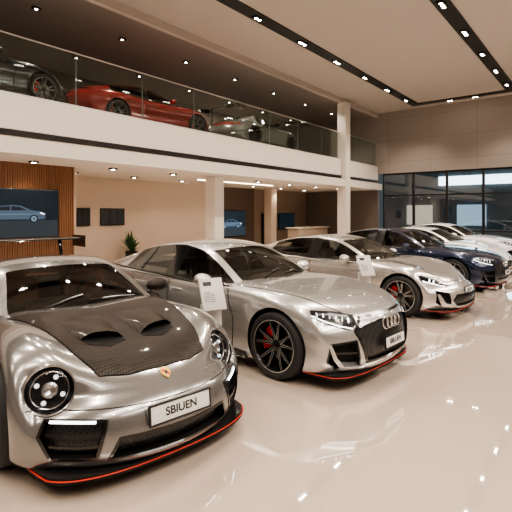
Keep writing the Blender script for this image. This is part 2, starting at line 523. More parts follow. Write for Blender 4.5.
    # doors
    for sg in (-1, 1):
        for k, dr in enumerate(S['doors']):
            pts = [P(s, sg*1.0, z) for s, z in dr]
            c = sum((Vector(p) for p in dr), Vector((0, 0)))/len(dr)
            ins = [P(*(lambda q: (q.x, sg*1.0, q.y))(Vector(p)+(c-Vector(p)).normalized()*0.006)) for p in dr]
            do = patch('door', bvh, ins, (-sg, 0, 0), paintm, root, 0.003, 0.003, res=0.06)
            strip('panel_seam', M['seam'], do, bvh, pts, (-sg, 0, 0), 0.014, 0.0015, False, True)
            hs = S['handles'][k]
            l, n, _, _ = bvh.ray_cast(P(hs[0], sg*2, hs[1]), Vector((-sg, 0, 0)))
            if l is not None:
                g = Geo(); g.box(l+n*.012, (.022, .2, .026), bev=.009); g.obj('door_handle', paintm, do)
    for pts in S['seams'](P): strip('panel_seam', M['seam'], root, bvh, pts[0], pts[1], pts[2], 0.0015)
    if 'hood' in S:
        full = [P(s, y, 1) for s, y in S['hood']]+[P(s, -y, 1) for s, y in reversed(S['hood'][1:-1])]
        ho = patch('hood', bvh, full, (0, 0, -1), paintm, root, .004, .004, res=.05)
        strip('panel_seam', M['seam'], ho, bvh, full, (0, 0, -1), .014, .002, False, True)
    for sg in (-1, 1):
        a0 = S['axles'][0]+R+.08; a1 = S['axles'][1]-R-.08
        pts = [P(a0, sg, .14), P(a1, sg, .14), P(a1, sg, .20), P(a0, sg, .20)]
        patch('side_skirt', bvh, pts, (-sg, 0, 0), S['skirtmat'], root, .028, .01, res=.06)
    S['details'](P, root, bvh, gbvh, paintm)
    return root

def build_wheel(root, c, R, sg, S):
    ws = .27; ri = R-.085; rim = ri
    def at(g):
        for v in g.v: v.x = v.x*sg
        if sg < 0: g.f = [list(reversed(f)) for f in g.f]
        g.v = [v+c for v in g.v]
    g = Geo()
    prof = [(ri, -ws+.0), (R-.03, -ws-.01), (R-.006, -ws+.02), (R, -ws+.06), (R, -.06), (R-.006, -.02), (R-.03, 0.01), (R-.06, .014), (ri, 0.0), (ri-.01, -.01), (ri-.01, -ws+.01), (ri, -ws)]
    g.lathe(prof, n=56, axis='X'); at(g)
    wh = g.obj('wheel', M['rubber'], root)
    g = Geo()
    g.lathe([(rim-.004, -ws+.01), (rim-.012, -.02), (rim+.002, .004), (rim-.012, .008), (rim-.022, -.01), (rim-.030, -.06), (rim-.05, -ws+.02), (rim-.03, -ws+.01)], n=56, axis='X', mi=0)
    if S.get('machined', True): g.lathe([(rim-.001, .0065), (rim-.006, .0085), (rim-.010, .0085)], n=56, axis='X', mi=1)
    g.lathe([(.001, -.035), (.03, -.033), (.055, -.045), (.075, -.06), (.075, -.1), (.001, -.1)], n=24, axis='X', mi=0)
    ns = S.get('spokes', 5)
    for k in range(ns):
        a = 2*math.pi*k/ns+0.3
        for dlt in (-1, 1):
            a0 = a+dlt*.13; a1 = a+dlt*S.get('splay', .26)
            p0 = Vector((-.05, .05*math.cos(a0), .05*math.sin(a0))); p1 = Vector((-.018, (rim-.018)*math.cos(a1), (rim-.018)*math.sin(a1)))
            ax = (p1-p0).normalized(); sd = ax.cross(Vector((1, 0, 0))).normalized(); bk = Vector((-1, 0, 0))
            w0, w1 = .018, .011; dp = .05
            v = [p0+sd*w0, p0-sd*w0, p1-sd*w1, p1+sd*w1]
            v += [q+bk*dp for q in v]
            g.add(v, [[0, 1, 2, 3], [7, 6, 5, 4], [0, 4, 5, 1], [1, 5, 6, 2], [2, 6, 7, 3], [3, 7, 4, 0]], 0)
            if S.get('machined', True):
                for e0 in (.50, -.95):
                    v = [p0+sd*w0*(e0+.45), p0+sd*w0*e0, p1+sd*w1*e0, p1+sd*w1*(e0+.45)]
                    v = [q+Vector((.0015, 0, 0)) for q in v]
                    g.add(v, [[0, 1, 2, 3]], 1)
    at(g); g.obj('rim', [M['rim'], M['rimface']], wh, angle=30)
    g = Geo(); g.lathe([(.001, -.13), (.19, -.13), (.19, -.16), (.001, -.16)], n=40, axis='X'); at(g); g.obj('brake_disc', M['disc'], wh)
    g = Geo()
    n = 10; v = []; f = []
    for i in range(n+1):
        an = math.radians(-38+76*i/n)+0.25
        for (r, h) in ((.125, -.085), (.225, -.085), (.225, -.19), (.125, -.19)):
            v.append(Vector((h, r*math.cos(an), r*math.sin(an))))
    for i in range(n):
        for j in range(4): f.append([i*4+j, i*4+(j+1) % 4, (i+1)*4+(j+1) % 4, (i+1)*4+j])
    f.append([0, 1, 2, 3]); f.append([n*4+3, n*4+2, n*4+1, n*4])
    g.add(v, f); at(g); g.obj('brake_caliper', M['caliper'], wh)

def plate(P, root, s, z, txt, tilt=0.0, w=.46, h=.115):
    rt = Matrix.Rotation(math.radians(tilt), 3, 'X')
    g = Geo(); g.box(P(s, 0, z), (w, .012, h), rot=rt, bev=.004); po = g.obj('license_plate', M['plate'], root)
    V = []; F = []
    for (ex, ez) in ((w/2, h/2), (w/2+.010, h/2+.010)):
        for yy in (-.010, .01):
            for a, b in ((-1, -1), (1, -1), (1, 1), (-1, 1)): V.append(P(s, 0, z)+rt @ Vector((a*ex, yy, b*ez)))
    for k in range(4):
        j = (k+1) % 4
        F += [[k, j, 8+j, 8+k], [4+k, 12+k, 12+j, 4+j], [8+k, 8+j, 12+j, 12+k], [k, 4+k, 4+j, j]]
    mk('plate_frame', V, F, M['ink'], po, False)
    r = rt @ Matrix.Rotation(math.radians(90), 3, 'X')
    text_mesh('plate_text', txt, h*.66, M['ink'], po, P(s, 0, z)+rt @ Vector((0, -.0075, 0)), r, bold=h*.014)

def rings(P, root, bvh, z, r=.060, step=.088):
    g = Geo()
    for k in range(4):
        y = (k-1.5)*step
        l, n, _, _ = bvh.ray_cast(P(-2, y, z), Vector((0, 1, 0)))
        l0 = l+Vector((0, -.012, 0))
        g.lathe([(r+.009*math.cos(a), .009*math.sin(a)) for a in [i*math.pi/4 for i in range(9)]], l0, 28, 'Y', rot=Matrix.Rotation(math.radians(-8), 3, 'X'))
    g.obj('emblem', M['chrome'], root, label='four interlocking chrome rings')

def split_pts(P, S, out):
    W0 = interp(S['W'], .0); n = 40; r = []
    for i in range(n+1):
        t = -1+2*i/n; a = abs(t)
        s = (S['bow']*a**S.get('bowp', 2.6)+interp(S['nose'], .0))
        w2 = (W0*interp(S['side'], 0.05)+.012+.02*a)*math.sin(t*math.pi/2)
        so = s-out
        if a > .8: so += .9*(a-.8)
        r.append((so, w2))
    return r

def splitter(g, P, S, z, h, out):
    V = []; F = []; R = split_pts(P, S, out); n = len(R)-1
    for so, w2 in R:
        V += [P(so, w2, z-h/2), P(so+.012, w2*.99, z+h/2), P(so+.24, w2*.9, z+h/2+.015), P(so+.22, w2*.9, z-h/2)]
    for i in range(n):
        for j in range(4): F.append([i*4+j, i*4+(j+1) % 4, (i+1)*4+(j+1) % 4, (i+1)*4+j])
    F.append([0, 1, 2, 3]); F.append([n*4+3, n*4+2, n*4+1, n*4])
    g.add(V, F)

def add_splitter(P, S, root, z, h, out, mat, r=.004):
    g = Geo(); splitter(g, P, S, z, h, out); so = g.obj('front_splitter', mat, root)
    g = Geo(); g.tube([P(s-.001, w, z+h*.12) for s, w in split_pts(P, S, out)], r, 6); g.obj('accent_line', M['redline'], so, label='thin red pinstripe')

def wiper(P, root, gbvh, s0):
    for y0, y1 in ((-.55, -.02), (.0, .5)):
        g = Geo(); pts = []
        for i in range(8):
            t = i/7; p = P(s0+.10*t, y0+(y1-y0)*t, 3)
            l, n, _, _ = gbvh.ray_cast(p, Vector((0, 0, -1)))
            if l is not None: pts.append(l+n*.014)
        if len(pts) > 2: g.tube(pts, .008, 6); g.obj('wiper', M['glossblack'], root)

def tail(P, root, bvh, L, z):
    pts = [P(L, y, zz) for y, zz in [(-.80, z+.03), (.80, z+.03), (.80, z-.05), (-.80, z-.05)]]
    patch('taillight', bvh, pts, (0, -1, 0), M['taillight'], root, .006, .01, res=.05)

# ---------- spec: executive sportback
GR = [(-.46, .725), (.46, .725), (.59, .60), (.46, .27), (-.46, .27), (-.59, .60)]
SI = [(.62, .51), (.88, .48), (.90, .30), (.81, .22), (.56, .23)]
def audi_spec():
    S = dict(L=5.0, R=.37, gap=.035, axles=(.95, 3.88))
    S['W'] = [(0, .88), (.3, .925), (.95, .975), (1.6, .945), (2.5, .94), (3.2, .95), (3.9, .98), (4.5, .94), (5, .86)]
    S['ZT'] = [(0, .71), (.1, .775), (.4, .86), (.9, .93), (1.4, .985), (1.8, 1.0), (3.5, 1.0), (4.4, 1.04), (4.85, 1.04), (5, 1.0)]
    S['ZS'] = [(0, .69), (.1, .74), (.4, .81), (.95, .885), (1.6, .925), (2.5, .945), (3.4, .975), (4.0, .985), (4.6, .96), (5, .93)]
    S['ZB'] = [(0, .15), (.5, .14), (4.2, .15), (5, .28)]
    S['CR'] = [(0, 0), (.3, .015), (.95, .03), (1.6, .01), (5, 0)]
    S['ss'] = [0, .1, .3, .6, .95, 1.3, 1.7, 2.2, 2.8, 3.3, 3.6, 3.88, 4.2, 4.55, 4.85, 5.0]
    S['side'] = [(0, .93), (.1, .965), (.3, .975), (.5, .972), (.68, 1.0), (.82, .992), (.93, .965), (1, .92)]
    S['bow'] = .34; S['bowr'] = .25; S['bowp'] = 3.0
    S['nose'] = [(0, .10), (.2, .02), (.45, 0.0), (.8, .03), (1, .09)]
    S['tail'] = [(0, .15), (.4, .0), (.8, .03), (1, .0)]
    S['cabin'] = (1.95, 4.0, .60)
    S['intakes'] = lambda P: (
        [([P(0, y, z) for y, z in GR], (0, 1, 0), .06, False)] +
        [([P(0, sg*y, z) for y, z in SI], (-.2*sg, 1, 0), .08, False) for sg in (-1, 1)])
    S['gh'] = [
        (1.42, .965, 1.68, .77, .925, 1.66, .84, .90),
        (1.72, 1.13, 1.93, .72, 1.075, 1.93, .87, .915),
        (2.28, 1.375, 2.38, .62, 1.315, 2.38, .885, .93),
        (2.80, 1.43, 2.82, .60, 1.375, 2.84, .89, .94),
        (2.90, 1.432, 2.92, .60, 1.378, 2.93, .89, .94),
        (3.50, 1.40, 3.52, .59, 1.345, 3.60, .89, .955),
        (4.02, 1.29, 4.02, .58, 1.225, 4.12, .87, .97),
        (4.30, 1.20, 4.30, .58, 1.14, 4.36, .85, .975),
        (4.86, 1.03, 4.80, .66, 1.0, 4.80, .78, .94)]
    S['side_seg'] = 'gggbggpp'; S['top_seg'] = 'wwrrrkkk'
    S['interior'] = dict(dash=2.05, dz=.93, seat=2.55, sz=.98); S['leather'] = M['leatherblk']
    S['mirror'] = (2.03, 1.03, 1.0)
    S['doors'] = [[(1.72, .90), (2.86, .915), (2.86, .24), (1.62, .24), (1.60, .6)], [(2.89, .915), (3.75, .94), (3.62, .70), (3.42, .5), (3.36, .24), (2.89, .24)]]
    S['handles'] = [(2.68, .80), (3.55, .82)]
    S['hood'] = [(.07, 0), (.09, .3), (.13, .52), (.5, .68), (1.0, .77), (1.5, .81), (1.66, .80), (1.52, .55), (1.44, 0)]
    def seams(P):
        o = []
        for sg in (-1, 1):
            o.append(([P(.25, sg*.3, .8), P(.8, sg*.42, .9), P(1.35, sg*.5, 1)], (0, 0, -1), .005))
            o.append(([P(1.45, sg, .66), P(2.6, sg, .66), P(3.5, sg, .70)], (-sg, 0, 0), .005))
        return o
    S['seams'] = seams; S['skirtmat'] = M['glossblack']
    def details(P, root, bvh, gbvh, pm):
        F = (0, 1, 0)
        patch('grille', bvh, [P(0, y*.985, z) for y, z in GR], F, M['grille'], root, -.03, .035)
        strip('grille_frame', M['glossblack'], root, bvh, [P(0, y, z) for y, z in GR], F, .034, .004, False, True)
        rings(P, root, bvh, .625)
        l, n, _, _ = bvh.ray_cast(P(-2, 0, .44), Vector((0, 1, 0)))
        plate(P, root, l.y+2.5-.012, .43, 'SIBLUEN', -4, .44, .11)
        for sg in (-1, 1):
            d = (-sg*.55, 1, 0)
            hp = [(.05, .60, .665), (.05, .61, .745), (.12, .80, .785), (.34, .955, .80), (.36, .95, .735), (.2, .86, .665), (.08, .69, .61)]
            hp = [P(s, sg*y, z) for s, y, z in hp]
            hd = patch('headlight', bvh, hp, d, M['lamp'], root, .005, .02)
            for k in range(6):
                t = k/5
                a = Vector(hp[1]).lerp(Vector(hp[3]), .12+.76*t); b = Vector(hp[6]).lerp(Vector(hp[4]), .06+.76*t)
                strip('daytime_light', M['ledsoft'] if k % 2 else M['led'], hd, bvh, [a.lerp(b, .22), a.lerp(b, .55)], d, .010, .0075, False)
            strip('daytime_light', M['led'], hd, bvh, [hp[6].lerp(hp[0], .3), hp[6].lerp(hp[5], .5)+Vector((0, 0, .016)), hp[5]+Vector((0, 0, .018)), hp[4]+Vector((0, 0, .014))], d, .010, .008, False)
            it = [P(0, sg*y, z) for y, z in SI]
            io = strip('intake_frame', M['glossblack'], root, bvh, it, (-.2*sg, 1, 0), .018, .004, False, True)
            strip('intake_slat', M['glossblack'], io, bvh, [P(0, sg*.58, .38), P(0, sg*.88, .39)], (-.2*sg, 1, 0), .018, -.01)
            bl = [P(0, sg*y, z) for y, z in [(.50, .215), (.76, .215), (.85, .33), (.90, .48), (.875, .485), (.815, .34), (.735, .25), (.50, .24)]]
            patch('bumper_blade', bvh, bl, (-.2*sg, 1, 0), pm, root, .012, .06)
        add_splitter(P, S, root, .145, .036, .005, M['glossblack'])
        wiper(P, root, gbvh, 1.55)
        tail(P, root, bvh, 5.0, .86)
    S['details'] = details
    return S

# ---------- spec: low grand tourer
def gt_spec():
    S = audi_spec()
    S['L'] = 4.9; S['R'] = .36; S['axles'] = (.93, 3.83)
    S['ZT'] = [(0, .60), (.1, .66), (.4, .76), (.9, .86), (1.4, .95), (1.8, .97), (3.5, .97), (4.3, 1.0), (4.75, 1.0), (4.9, .95)]
    S['ZS'] = [(0, .60), (.1, .66), (.4, .77), (.95, .87), (1.6, .89), (2.5, .90), (3.4, .95), (4.0, .96), (4.6, .94), (4.9, .9)]
    S['CR'] = [(0, 0), (.4, .03), (.95, .05), (1.6, .01), (4.9, 0)]
    S['ss'] = [0, .1, .3, .6, .95, 1.3, 1.7, 2.2, 2.8, 3.3, 3.6, 3.83, 4.1, 4.45, 4.75, 4.9]
    S['W'] = [(0, .86), (.3, .92), (.95, .975), (1.6, .935), (2.5, .93), (3.2, .95), (3.9, .98), (4.5, .94), (4.9, .86)]
    S['bow'] = .42; S['nose'] = [(0, .10), (.2, .02), (.45, 0.0), (.8, .08), (1, .2)]
    S['intakes'] = lambda P: (
        [([P(0, y, z) for y, z in [(-.48, .42), (.48, .42), (.56, .33), (.46, .23), (-.46, .23), (-.56, .33)]], (0, 1, 0), .08, False)] +
        [([P(0, sg*y, z) for y, z in [(.64, .46), (.84, .50), (.86, .30), (.80, .25), (.62, .25)]], (-.2*sg, 1, 0), .08, False) for sg in (-1, 1)])
    gh = []
    for r in S['gh']:
        gh.append((r[0]-.04, .935+(r[1]-.965)*.93, r[2]-.04, r[3]-.01, .90+(r[4]-.925)*.93, r[5]-.04, r[6]-.01, r[7]-.025))
    S['gh'] = gh; S['cabin'] = (1.9, 3.95, .58); S['interior'] = dict(dash=2.0, dz=.89, seat=2.5, sz=.93)
    S['mirror'] = (2.0, 1.02, .96)
    S['doors'] = [[(1.72, .865), (2.86, .875), (2.86, .24), (1.62, .24), (1.60, .6)], [(2.89, .875), (3.7, .90), (3.58, .68), (3.40, .5), (3.34, .24), (2.89, .24)]]
    S['handles'] = [(2.66, .76), (3.5, .79)]
    S['hood'] = [(.22, 0), (.26, .3), (.34, .50), (.6, .62), (1.0, .70), (1.45, .78), (1.60, .78), (1.48, .55), (1.40, 0)]
    S['splay'] = .2
    def details(P, root, bvh, gbvh, pm):
        F = (0, 1, 0)
        go = [(-.48, .42), (.48, .42), (.56, .33), (.46, .23), (-.46, .23), (-.56, .33)]
        patch('grille', bvh, [P(0, y*.985, z) for y, z in go], F, M['grille'], root, -.03, .035)
        strip('grille_frame', M['glossblack'], root, bvh, [P(0, y, z) for y, z in go], F, .022, .004, False, True)
        l, n, _, _ = bvh.ray_cast(P(-2, 0, .50), Vector((0, 1, 0)))
        plate(P, root, l.y+S['L']/2-.02, .47, 'BLUEN', -6, .44, .11)
        g = Geo(); l, n, _, _ = bvh.ray_cast(P(-2, 0, .60), Vector((0, 1, 0)))
        g.lathe([(.001, -.006), (.04, -.006), (.045, .0), (.04, .006)], l+Vector((0, -.004, 0)), 24, 'Y', rot=Matrix.Rotation(math.radians(-35), 3, 'X')); g.obj('emblem', M['chrome'], root)
        for sg in (-1, 1):
            d = (-sg*.6, 1, -.3)
            hp = [(.10, .58, .60), (.20, .70, .68), (.42, .90, .78), (.50, .94, .78), (.36, .93, .70), (.15, .76, .605)]
            hp = [P(s, sg*y, z) for s, y, z in hp]
            hd = patch('headlight', bvh, hp, d, M['lamp'], root, .005, .02)
            strip('daytime_light', M['led'], hd, bvh, [hp[0].lerp(hp[5], .5), hp[5]+Vector((0, 0, .02)), hp[4]+Vector((0, 0, .015))], d, .018, .008, False)
            for t in (.3, .55): strip('daytime_light', M['led'], hd, bvh, [hp[1].lerp(hp[2], t), hp[5].lerp(hp[4], t)+Vector((0, 0, .03))], d, .02, .008, False)
            bl = [P(0, sg*y, z) for y, z in [(.56, .22), (.74, .22), (.80, .30), (.84, .44), (.80, .44), (.72, .29), (.56, .25)]]
            patch('bumper_blade', bvh, bl, (-.2*sg, 1, 0), pm, root, .014, .06)
        add_splitter(P, S, root, .150, .036, .005, M['glossblack'])
        wiper(P, root, gbvh, 1.5); tail(P, root, bvh, 4.9, .84)
    S['details'] = details
    return S

# ---------- spec: rear-engined coupe
CI = [(.50, .44), (.70, .45), (.85, .45), (.89, .36), (.82, .22), (.56, .22)]
def coupe_spec():
    S = dict(L=4.57, R=.355, gap=.035, axles=(.95, 3.40), round=True)
    S['W'] = [(0, .82), (.25, .90), (.6, .94), (.95, .955), (1.6, .905), (2.3, .90), (2.9, .945), (3.4, .985), (4.0, .95), (4.57, .82)]
    S['ZT'] = [(0, .58), (.1, .64), (.35, .71), (.7, .78), (1.1, .85), (1.5, .91), (1.8, .93), (3.2, .96), (3.8, .94), (4.3, .86), (4.57, .74)]
    S['ZS'] = [(0, .52), (.1, .58), (.35, .69), (.7, .79), (.95, .83), (1.5, .83), (2.3, .84), (2.9, .88), (3.4, .92), (4.0, .87), (4.57, .70)]
    S['ZB'] = [(0, .14), (.5, .12), (3.8, .13), (4.57, .28)]
    S['CR'] = [(0, .01), (.2, .05), (.5, .10), (.95, .085), (1.5, .03), (2.2, .0), (3.4, .03), (4.57, 0)]
    S['ss'] = [0, .1, .28, .55, .9, 1.25, 1.6, 2.1, 2.6, 3.0, 3.4, 3.75, 4.1, 4.4, 4.57]
    S['side'] = [(0, .94), (.1, .975), (.3, .99), (.5, 1.0), (.68, .995), (.82, .97), (.93, .93), (1, .87)]
    S['bow'] = .40; S['bowr'] = .35; S['bowp'] = 2.4
    S['nose'] = [(0, .04), (.2, .0), (.45, 0.0), (.8, .05), (1, .16)]
    S['tail'] = [(0, .1), (.4, .0), (.8, .05), (1, .1)]
    S['cabin'] = (1.93, 3.1, .56)
    def intakes(P):
        o = [([P(0, y, z) for y, z in [(-.40, .33), (.40, .33), (.46, .20), (-.46, .20)]], (0, 1, 0), .08, False)]
        for sg in (-1, 1):
            o.append(([P(0, sg*y, z) for y, z in CI], (-.25*sg, 1, 0), .10, False))
        return o
    S['intakes'] = intakes
    S['gh'] = [
        (1.45, .885, 1.73, .73, .87, 1.71, .80, .84),
        (1.77, 1.05, 1.95, .68, 1.00, 1.95, .84, .845),
        (2.24, 1.25, 2.32, .58, 1.185, 2.34, .85, .85),
        (2.57, 1.295, 2.60, .56, 1.235, 2.62, .86, .86),
        (2.72, 1.295, 2.74, .56, 1.235, 2.76, .86, .865),
        (3.03, 1.265, 3.05, .56, 1.20, 3.16, .85, .88),
        (3.42, 1.16, 3.42, .57, 1.10, 3.49, .80, .90),
        (4.05, .94, 4.0, .60, .90, 4.0, .70, .86)]
    S['side_seg'] = 'gggbgpp'; S['top_seg'] = 'wwrrrkk'
    S['interior'] = dict(dash=2.01, dz=.84, seat=2.33, sz=.92); S['leather'] = M['leather']
    S['mirror'] = (2.05, .98, .93)
    S['doors'] = [[(1.75, .80), (2.85, .83), (2.92, .6), (2.78, .22), (1.60, .22), (1.58, .55)]]
    S['handles'] = [(2.62, .74)]
    S['seams'] = lambda P: [([P(.10, -.84, .50), P(0, -.5, .50), P(0, 0, .50), P(0, .5, .50), P(.10, .84, .50)], (0, 1, 0), .006)]
    S['skirtmat'] = M['carbon']; S['mirmat'] = M['carbon']
    S['machined'] = False
    def details(P, root, bvh, gbvh, pm):
        Dn = (0, 0, -1)
        ho = [(.27, 0), (.29, .25), (.36, .42), (.60, .50), (1.0, .57), (1.56, .68), (1.50, .40), (1.42, 0)]
        full = [P(s, y, 1) for s, y in ho]+[P(s, -y, 1) for s, y in reversed(ho[1:-1])]
        hood = patch('hood', bvh, full, Dn, M['carbon'], root, .006, .006, res=.035, label='exposed carbon-fibre hood with two scoops')
        strip('panel_seam', M['seam'], hood, bvh, full, Dn, .012, .003, False, True)
        for sg in (-1, 1):
            vp = [P(s, sg*y, 1) for s, y in [(.68, .07), (.62, .22), (.70, .36), (.88, .38), (.96, .34), (.92, .12)]]
            patch('hood_vent', bvh, vp, Dn, M['dark'], hood, .009, .006, res=.04)
            g = Geo(); V = []; F = []
            for i in range(11):
                t = i/10
                for j in range(9):
                    u = j/8
                    s = .72+.50*t+.05*u*(1-t); y = sg*(.07+.32*u-.03*t*(1-u)+.02*t)
                    l, n, _, _ = bvh.ray_cast(P(s, y, 3), Vector((0, 0, -1)))
                    hgt = .060*(1-t)**1.1*(1-abs(2*u-1)**3)+.008
                    V.append(l+Vector((0, 0, hgt)))
            for i in range(10):
                for j in range(8): a = i*9+j; F.append([a, a+1, a+10, a+9] if sg > 0 else [a, a+9, a+10, a+1])
            g.add(V, F); g.obj('hood_scoop', M['carbon'], hood)
            # headlight
            l, ax, zq = lamp_pose(P, bvh, sg); r = HLR
            g = Geo(); g.lathe([(r-.004, -.06), (r+.010, -.05), (r+.012, .006), (r+.003, .018), (r-.010, .010), (r-.014, -.03), (r-.014, -.06)], l, 48, 'Z', rot=zq); hl = g.obj('headlight', pm, root)
            g = Geo(); g.lathe([(r-.012, -.01), (r-.03, -.035), (.09, -.045), (.0001, -.045)], l, 40, 'Z', rot=zq); g.obj('reflector', M['lamp'], hl)
            g = Geo(); g.lathe([(.118+.006*math.cos(a), .006*math.sin(a)-.025) for a in [i*math.pi/4 for i in range(9)]], l, 40, 'Z', rot=zq); g.obj('lamp_ring', M['lampref'], hl)
            g = Geo(); g.lathe([(.055, -.04), (.05, -.01), (.035, -.004), (.02, -.012), (.0001, -.016)], l, 28, 'Z', rot=zq); g.obj('projector', M['lampref'], hl)
            for k in range(4):
                g = Geo()
                an = math.pi/4+k*math.pi/2
                g.lathe([(.0001, .008), (.013, .006), (.016, -.010)], l+zq @ Vector((.086*math.cos(an), .086*math.sin(an), -.03)), 12, 'Z', rot=zq)
                g.obj('daytime_light', M['ledsoft'], hl)
            g = Geo(); g.lathe([((r-.012)*math.cos(a), .035*math.sin(a)) for a in [i*math.pi/24 for i in range(12)]]+[(.0001, .035)], l, 48, 'Z', rot=zq)
            g.obj('lamp_lens', M['clear'], hl)
            # bumper parts
            F2 = (-.25*sg, 1, 0)
            it = [P(0, sg*y, z) for y, z in CI]
            io = strip('intake_frame', M['glossblack'], root, bvh, it, F2, .022, .005, False, True)
            patch('intake_mesh', bvh, it, F2, M['grille'], io, -.06, .065, res=.05)
            strip('daytime_light', M['led'], root, bvh, [P(0, sg*y, z) for y, z in [(.56, .437), (.70, .443), (.82, .442)]], F2, .018, .012)
            for zz in (.36, .29):
                strip('intake_slat', M['glossblack'], io, bvh, [P(0, sg*y, z) for y, z in [(.55, zz), (.70, zz), (.85, zz+.01)]], F2, .016, -.012)
        co = [(-.40, .33), (.40, .33), (.46, .20), (-.46, .20)]
        patch('grille', bvh, [P(0, y, z) for y, z in co], (0, 1, 0), M['grille'], root, -.06, .065, res=.05)
        strip('grille_frame', M['glossblack'], root, bvh, [P(0, y, z) for y, z in co], (0, 1, 0), .018, .005, False, True)
        l, n, _, _ = bvh.ray_cast(P(-2, 0, .44), Vector((0, 1, 0)))
        plate(P, root, l.y+S['L']/2-.02, .435, 'SBIUEN', -6, .46, .115)
        # crest
        l, n, _, _ = bvh.ray_cast(P(.215, 0, 3), Vector((0, 0, -1)))
        q = Vector((0, 0, 1)).rotation_difference(n).to_matrix()
        g = Geo(); sh = [(-.028, .036), (0, .042), (.028, .036), (.028, -.01), (0, -.042), (-.028, -.01)]
        def shield(sc, z, mi):
            V = [l+q @ Vector((x*sc, y*sc, z)) for x, y in sh]+[l+q @ Vector((x*sc, y*sc, z-.01)) for x, y in sh]
            g.add(V, [[0, 5, 4, 3, 2, 1], [0, 1, 7, 6], [1, 2, 8, 7], [2, 3, 9, 8], [3, 4, 10, 9], [4, 5, 11, 10], [5, 0, 6, 11]], mi)
        shield(1.15, .008, 0); shield(.4, .010, 1)
        for x, y in ((-.014, .018), (.014, -.012)):
            c = l+q @ Vector((x, y, .0088)); g.box(c, (.018, .018, .001), rot=q, mi=2)
        g.obj('emblem', [M['gold'], M['ink'], M['caliper']], root, smooth=False, label='gold and red shield crest')
        add_splitter(P, S, root, .120, .032, -.012, M['glossblack'], .0045)
        # rear wing
        g = Geo(); V = []; F = []
        prof = [(0, 0), (.05, .022), (.14, .03), (.27, .02), (.33, .028), (.27, .008), (.14, .006), (.05, -.004)]
        ys = [-.90, -.4, 0, .4, .90]
        for y in ys:
            for a, b in prof: V.append(P(4.0+a, y, 1.38+b))
        k = len(prof)
        for i in range(len(ys)-1):
            for j in range(k): F.append([i*k+j, i*k+(j+1) % k, (i+1)*k+(j+1) % k, (i+1)*k+j])
        F.append(list(range(k))); F.append([(len(ys)-1)*k+j for j in range(k)][::-1])
        g.add(V, F)
        for sg in (-1, 1): g.box(P(4.17, sg*.905, 1.35), (.014, .46, .17))
        wo = g.obj('rear_wing', M['glossblack'], root)
        for sg in (-1, 1):
            g = Geo(); g.tube([P(4.15, sg*.62, .80), P(4.06, sg*.62, 1.10), P(4.1, sg*.62, 1.28), P(4.15, sg*.62, 1.40)], .026, 8); g.obj('wing_strut', M['glossblack'], wo)
        wiper(P, root, gbvh, 1.57); tail(P, root, bvh, 4.57, .74)
    S['details'] = details
    return S

def copy_tree(root, name, label, loc, rz, swap=None, group=None, scale=1):
    n = root.copy(); n.name = name; COL.objects.link(n); n.location = loc; n.rotation_euler = (0, 0, rz); n.scale = (scale,)*3
    n['label'] = label
    if group: n['group'] = group
    def rec(src, dst):
        for ch in list(src.children):
            c = ch.copy(); COL.objects.link(c); c.parent = dst
            if swap:
                for i, sl in enumerate(c.material_slots):
                    if ch.material_slots[i].material in swap:
                        sl.link = 'OBJECT'; sl.material = swap[ch.material_slots[i].material]
            rec(ch, c)
    rec(root, n); return n

rad = math.radians
coupe = build_car(coupe_spec(), M['grey'], 'car', 'dark silver sports coupe with carbon-fibre hood and rear wing')
sport = build_car(audi_spec(), M['silver'], 'car', 'silver five-door sport sedan with black grille and black wheels')
gt = build_car(gt_spec(), M['champagne'], 'car', 'pale silver low grand tourer with slim headlights')
coupe.location = (2.55, 4.72, 0); coupe.rotation_euler = (0, 0, rad(-9)); coupe.scale = (1.06, 1.04, 1.03)
sport.location = (5.04, 4.36, 0); sport.rotation_euler = (0, 0, rad(-4.4))
gt.location = (8.8, 4.35, 0); gt.rotation_euler = (0, 0, rad(-4))
copy_tree(sport, 'car', 'dark navy blue sport sedan', (12.2, 4.4, 0), rad(-4), {M['silver']: M['navy']})
copy_tree(gt, 'car', 'white low sport sedan', (15.5, 4.7, 0), rad(-4), {M['champagne']: M['white']})
copy_tree(sport, 'car', 'white sedan near the window wall', (18.9, 5.0, 0), rad(-4), {M['silver']: M['white']})
ZF = 4.36
copy_tree(gt, 'car', 'black car parked on the mezzanine behind glass balustrade', (3.7, 11.35, ZF), rad(90), {M['champagne']: M['black']})
copy_tree(gt, 'car', 'red car parked on the mezzanine', (9.2, 11.9, ZF), rad(84), {M['champagne']: M['red']})
copy_tree(coupe, 'car', 'grey coupe with rear wing parked on the mezzanine', (14.3, 11.35, ZF), rad(90), {M['grey']: M['gunmetal'], M['carbon']: M['glossblack']})

# ------------------------------------------------------------------ room
LX, DY, HC = 23.5, 10.0, 7.25
X0, Y0, YB = -7.0, -9.0, 19.0
mt_wall = simple('wall_beige', (0.60, 0.49, 0.40), 0.7, noise=.04)
mt_taupe = simple('wall_taupe', (0.28, 0.24, 0.215), 0.65, noise=.06)
mt_white = simple('plaster_white', (0.74, 0.68, 0.62), 0.6, noise=.02)
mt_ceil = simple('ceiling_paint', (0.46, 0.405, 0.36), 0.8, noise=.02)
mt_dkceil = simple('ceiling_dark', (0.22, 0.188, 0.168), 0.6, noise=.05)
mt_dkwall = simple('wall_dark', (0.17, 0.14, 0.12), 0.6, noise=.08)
mt_black = simple('metal_black', (0.012, 0.012, 0.012), 0.45)
mt_vent = simple('vent_grey', (0.12, 0.11, 0.10), 0.5)
mt_wood = wood('wood_slats')
mt_floor = floor_mat()
mt_rail = glassmat('railing_glass', (0.86, 0.91, 0.89), 0.04, mx=.28)
mt_win = glassmat('window_glass', (0.55, 0.60, 0.62), 0.10, mx=.6)
mt_steel = simple('steel_brushed', (0.6, 0.59, 0.57), 0.3, 0.8)
